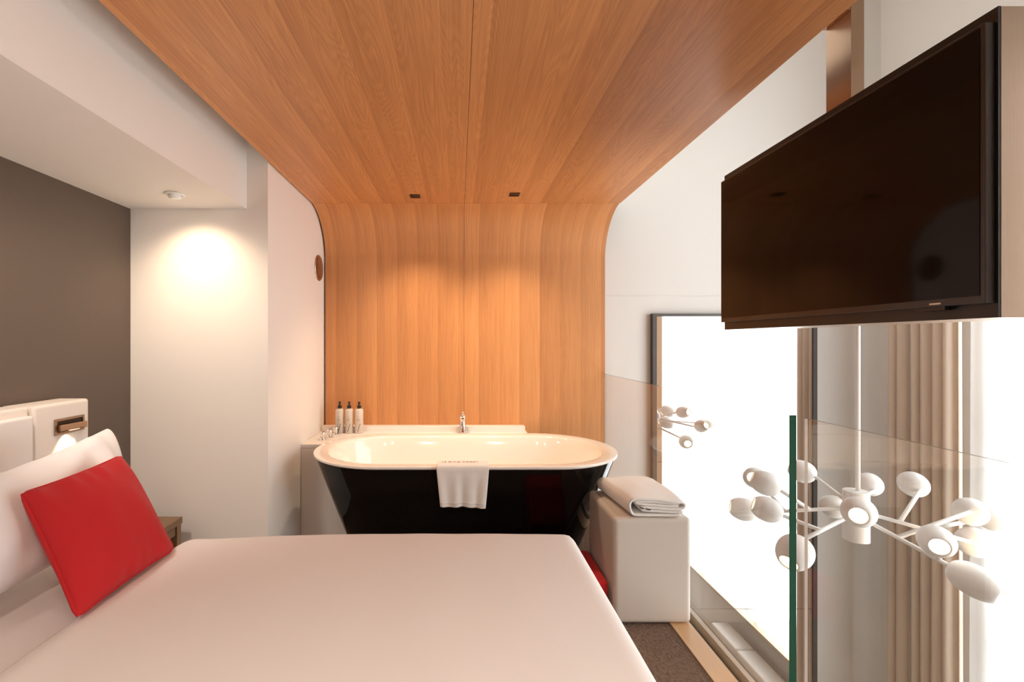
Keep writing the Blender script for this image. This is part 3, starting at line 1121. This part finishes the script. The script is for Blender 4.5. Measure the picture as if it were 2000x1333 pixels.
def pane(name, x0, x1, y0, y1, label, mfront, mback):
    b = bmesh.new()
    z0, z1 = -0.035, GT
    v = [b.verts.new(p) for p in ((x0, y0, z0), (x1, y0, z0), (x1, y1, z0), (x0, y1, z0), (x0, y0, z1), (x1, y0, z1), (x1, y1, z1), (x0, y1, z1))]
    fs = [((0, 3, 7, 4), 0), ((1, 5, 6, 2), 0), ((0, 4, 5, 1), 1), ((3, 2, 6, 7), 2), ((4, 7, 6, 5), 3), ((0, 1, 2, 3), 3)]
    for ix, mi in fs:
        f = b.faces.new([v[i] for i in ix])
        f.material_index = mi
    o = link(name, b, ['glass', mfront, mback, 'glass_edge_top'])
    tag(o, label, 'glass panel', 'glass balustrade panes')
    return o


M['glass_edge_top'] = mat('glass_edge_top', (0.16, 0.16, 0.13), 0.15)
pane('glass_balustrade', 1.018, 1.0405, 1.402, YW - 0.004, 'far clear glass balustrade pane with dark green edge, running to the back wall', 'glass_edge', 'glass_edge')
pane('glass_balustrade', 1.022, 1.0315, -0.9, 1.345, 'near clear glass balustrade pane cut off by the right side of the picture', 'glass_edge', 'glass_edge_bright')

# ================================================================== TELEVISION
TX = 1.150
tvh = thing('television_housing', 'brushed bronze wall box with black backing that carries the television', 'television housing', (1.23, 1.47, CZ))
box('housing_body', TX + 0.006, TX + 0.17, 0.970, 1.968, CZ + 0.052, CZ + 0.715, 'brushed', parent=tvh)
box('backing_panel', TX, TX + 0.0055, 0.9705, 1.968, CZ + 0.052, CZ + 0.716, 'tv_black', parent=tvh)
tv = thing('television', 'large black flat screen television hanging over the glass balustrade', 'television', (1.14, 1.46, CZ + 0.4))
box('tv_casing', TX - 0.021, TX - 0.001, 0.976, 1.958, CZ + 0.083, CZ + 0.686, 'tv_bezel', bev=0.0015, parent=tv)
box('screen', TX - 0.0225, TX - 0.0212, 0.986, 1.952, CZ + 0.100, CZ + 0.679, 'screen', parent=tv)
box('logo_bar', TX - 0.0235, TX - 0.0215, 1.065, 1.09, CZ + 0.0875, CZ + 0.0915, 'logo', parent=tv)
box('receiver', TX - 0.0180, TX - 0.004, 1.06, 1.13, CZ + 0.074, CZ + 0.0825, 'tv_black', parent=tv)

hp = thing('ceiling_post', 'brown metal post hanging behind the television from the wood ceiling', 'post', (1.22, 1.44, CZ + 0.7))
box('post', 1.200, 1.240, 1.392, 1.486, CZ + 0.7165, CZ + 1.05, 'bronze', parent=hp)
box('arm', 1.101, 1.199, 1.392, 1.486, CZ + 1.016, CZ + 1.05, 'bronze', parent=hp)

# ================================================================== MIRROR
mr = thing('wall_mirror', 'very tall dark framed mirror on the white back wall reflecting the curtained window', 'mirror', (1.94, YW, ZL))
MX0, MX1, MZT, MZB = 1.366, 2.517, CZ + 0.198, CZ - 2.95
b = bmesh.new()
yf0, yf1 = YW - 0.042, YW - 0.001
bbox(MX0 - 0.002, MX0 + 0.026, yf0, yf1, MZB, MZT, bm=b)
bbox(MX1 - 0.028, MX1 + 0.0, yf0, yf1, MZB, MZT, bm=b)
bbox(MX0 + 0.026, MX1 - 0.028, yf0, yf1, MZT - 0.018, MZT, bm=b)
bbox(MX0 + 0.026, MX1 - 0.028, yf0, yf1, MZB, MZB + 0.028, bm=b)
link('mirror_frame', b, 'mirror_frame', mr)
zz = [MZT - 0.019, CZ - 0.845, CZ - 1.877, MZB + 0.029]
for a, c in zip(zz, zz[1:]):
    box('mirror_sheet', MX0 + 0.0265, MX1 - 0.0285, YW - 0.035, YW - 0.002, c + 0.0013, a - 0.0013, 'mirror', parent=mr)
box('mirror_backing', MX0 + 0.026, MX1 - 0.028, YW - 0.030, YW - 0.0015, MZB + 0.028, MZT - 0.018, 'mirror_frame', parent=mr)

# ================================================================== CURTAINS
def curtain(name, y0, y1, xc, z0, z1, amp, period, m, label, cat, seed, n=None, drift=0.0, rnd=0.5, thick=0.0, group=None):
    n = n or int((y1 - y0) / period * 16)
    rnd_ = random.Random(seed)
    ph = [rnd_.uniform(-1, 1) for _ in range(64)]

    def f(u, v):
        s = u * (y1 - y0) / period
        i = int(s)
        k = amp * (1 + rnd * ph[i % 64])
        w = math.sin(2 * PI * s + 0.9 * ph[(i + 7) % 64])
        z = z0 + (z1 - z0) * v
        x = xc + k * (abs(w) ** 0.8) * (1 if w > 0 else -1) * (0.85 + 0.15 * (1 - v))
        y = y0 + (y1 - y0) * u + drift * (1 - v) * math.sin(s * 1.7 + seed) + 0.35 * period * math.cos(2 * PI * s) * (amp / (period + 1e-6)) * 0.5
        return (x, y, z)
    o = link(name, bgrid(f, n, 14), m, smooth=True)
    if thick:
        solid(o, thick, 0)
    return tag(o, label, cat, group)


XCUR = 2.84
curtain('drape', 2.585, 2.965, XCUR + 0.0, ZL + 0.03, 2.84, 0.030, 0.066, 'drape', 'beige drape gathered beside the corner of the back wall', 'curtain', 5, drift=0.014, thick=0.003)
curtain('drape', -0.75, 0.10, XCUR + 0.01, ZL + 0.03, 2.84, 0.045, 0.085, 'drape', 'beige drape at the far end of the window, seen only in the mirror', 'curtain', 8, drift=0.01, thick=0.003)
curtain('sheer_curtain', -0.02, 1.33, XCUR + 0.065, WZ0 + 0.04, 2.84, 0.008, 0.11, 'sheer', 'white sheer curtain seen at the left in the mirror', 'curtain', 11, drift=0.01)
curtain('sheer_curtain', 1.30, 2.58, XCUR + 0.075, WZ0 + 0.04, 2.84, 0.012, 0.12, 'sheer', 'white sheer curtain hanging next to the beige drape', 'curtain', 14, drift=0.02)
cr = thing('curtain_rail', 'white curtain rail above the tall window', 'curtain rail', (XCUR, 1.0, 2.85))
box('rail', XCUR - 0.03, XCUR + 0.09, -0.9, 3.05, 2.845, 2.87, 'window_white', parent=cr)
box('rail_bracket', XCUR + 0.0, XV - 0.001, -0.2, -0.15, 2.8705, 2.90, 'window_white', parent=cr)
box('rail_bracket', XCUR + 0.0, XV - 0.001, 2.9, 2.95, 2.8705, 2.90, 'window_white', parent=cr)

# white low units below the window, seen in the mirror
for (y0, y1, lab) in ((1.45, 1.885, 'white rounded low unit under the window, upper one in the mirror'),
                      (1.90, 2.50, 'white rounded low unit under the window, lower one in the mirror')):
    u = thing('low_unit', lab, 'bench', (2.84, (y0 + y1) / 2, ZL), 'white units under the window')
    box('unit_body', 2.76, 2.93, y0, y1, ZL + 0.06, CZ - 3.11, 'window_white', bev=0.01, parent=u)
    box('unit_top', 2.745, 2.935, y0, y1, CZ - 3.108, CZ - 3.045, 'shade_white', bev=0.02, parent=u)
    for y in (y0 + 0.05, y1 - 0.05):
        box('foot', 2.78, 2.91, y - 0.015, y + 0.015, ZL + 0.001, ZL + 0.0595, 'window_white', parent=u)

# ================================================================== CHANDELIER
HUB = at(1672, 1006, 2.0)
ch = thing('chandelier', 'white branching chandelier with egg shaped shades hanging beyond the glass', 'chandelier', HUB)
b = blathe([(0.0, -0.112), (0.040, -0.112), (0.047, -0.109), (0.047, 0.103), (0.044, 0.106), (0.0, 0.106)], HUB, n=40)
link('hub', b, 'shade_white', ch, smooth=False)
b = btube([HUB + Vector((0.008, 0, 0.106)), Vector((HUB.x + 0.008, HUB.y, ZT - 0.03))], 0.0085, n=16)
link('rod', b, 'shade_white', ch, smooth=True)
b = blathe([(0.06, 0.0), (0.06, -0.025), (0.01, -0.03)], (HUB.x + 0.008, HUB.y, ZT - 0.001), n=32)
link('ceiling_rose', b, 'shade_white', ch, smooth=False)


def egg(cen, d, R, L, lit, strength=None):
    d = Vector(d).normalized()
    base = Vector(cen) - d * L * 0.5
    prof = []
    n = 22
    cut = 0.905
    for k in range(n + 1):
        t = k / n * cut
        a = math.acos(1 - 2 * t)
        r = R * math.sin(a) ** 0.92 * (1.0 - 0.10 * (t - 0.42))
        prof.append((max(r, 0.0015), t * L))
    # roll inward: inner wall
    ro = prof[-1][0]
    hh = prof[-1][1]
    inn = [(ro - 0.003, hh + 0.001), (ro - 0.006, hh - 0.004), (ro * 1.0, hh - 0.020), (ro * 1.05, hh - 0.035), (ro * 0.9, hh - 0.046), (0.0, hh - 0.050)]
    e = link('shade', blathe(prof + inn, base, d, n=36, capa=False, capb=False), 'shade_white', ch, smooth=True)
    bl = blathe([(0.0, hh - 0.049), (ro * 0.40, hh - 0.042), (ro * 0.50, hh - 0.030), (ro * 0.40, hh - 0.018), (ro * 0.2, hh - 0.013), (0.0, hh - 0.012)], base, d, n=24, capa=False, capb=False)
    link('bulb', bl, 'bulb' if lit else 'bulb_soft', e, smooth=True)
    return base


def mid(p, q, px):
    """the point of the segment p-q that is seen at column px"""
    lo, hi = 0.0, 1.0
    f = lambda t: 895 + F * (p.lerp(q, t)).x / (p.lerp(q, t)).y
    s = 1 if f(1) > f(0) else -1
    for _ in range(40):
        m_ = (lo + hi) / 2
        if (f(m_) - px) * s < 0:
            lo = m_
        else:
            hi = m_
    return p.lerp(q, (lo + hi) / 2)


def arm(p, q, r=0.0080):
    link('arm', btube([p, q], r, n=12), 'shade_white', ch, smooth=True)


E = {}
spec = {  # px, py, depth, direction, R, L, lit
    'D': (1566, 921, 2.32, (-0.5, 0.75, 0.25), 0.055, 0.125, 0),
    'A1': (1474, 934, 2.28, (-0.55, -0.62, 0.20), 0.052, 0.12, 0),
    'A2': (1494, 944, 2.10, (-0.70, 0.45, 0.35), 0.054, 0.13, 0),
    'B': (1450, 995, 2.20, (-0.85, 0.40, 0.10), 0.054, 0.125, 0),
    'C': (1497, 995, 1.98, (-0.80, 0.40, 0.28), 0.053, 0.125, 0),
    'E': (1552, 1080, 1.72, (-0.66, -0.40, -0.42), 0.061, 0.140, 0),
    'F': (1627, 990, 2.42, (-0.2, 0.95, -0.1), 0.058, 0.130, 0),
    'G': (1698, 946, 2.38, (0.35, 0.85, 0.30), 0.056, 0.125, 0),
    'H': (1677, 1001, 1.70, (-0.90, -1.0, 0.03), 0.055, 0.130, 1),
    'I': (1783, 946, 2.12, (0.35, 0.75, 0.12), 0.055, 0.140, 0),
    'J': (1829, 1058, 1.66, (-0.78, -0.95, 0.0), 0.054, 0.145, 1),
    'K': (1895, 1000, 1.86, (0.60, 0.55, -0.20), 0.055, 0.150, 0),
    'L': (1946, 1017, 2.02, (0.80, 0.10, -0.10), 0.050, 0.140, 0),
    'M': (1904, 1060, 1.84, (0.72, 0.45, -0.22), 0.058, 0.155, 0),
    'N': (1906, 1137, 1.60, (0.36, -0.85, -0.34), 0.056, 0.155, 0),
}
for k, (px, py, D, d, R, L, lit) in spec.items():
    E[k] = egg(at(px, py, D), d, R, L, lit)
hubp = lambda px, dy=0.0: Vector((HUB.x + (0.035 if px > 1672 else -0.035), HUB.y, HUB.z + dy))
arm(hubp(1600, 0.055), E['D'])
arm(hubp(1600, 0.030), E['B'])
j = mid(hubp(1600, 0.030), E['B'], 1583)
arm(j, E['A2'])
j = mid(hubp(1600, 0.030), E['B'], 1533)
arm(j, E['A1'])
arm(hubp(1600, -0.010), E['E'])
j = mid(hubp(1600, -0.010), E['E'], 1604)
arm(j, E['C'])
arm(Vector((HUB.x - 0.02, HUB.y + 0.03, HUB.z + 0.03)), E['F'])
arm(Vector((HUB.x + 0.02, HUB.y + 0.03, HUB.z + 0.06)), E['G'])
arm(HUB + Vector((0.0, -0.03, 0.012)), E['H'])
arm(hubp(1700, 0.010), E['M'])
j = mid(hubp(1700, 0.010), E['M'], 1757)
arm(j, E['I'])
j = mid(hubp(1700, 0.010), E['M'], 1805)
arm(j, E['L'])
arm(hubp(1700, -0.020), E['N'])
j = mid(hubp(1700, -0.020), E['N'], 1753)
arm(j, E['K'])
j = mid(hubp(1700, -0.020), E['N'], 1835)
arm(j, E['J'])
light('chandelier_glow', 'POINT', HUB + Vector((0.25, -0.45, -0.10)), 3.0, (1.0, 0.72, 0.45), parent=ch, shadow_soft_size=0.05)
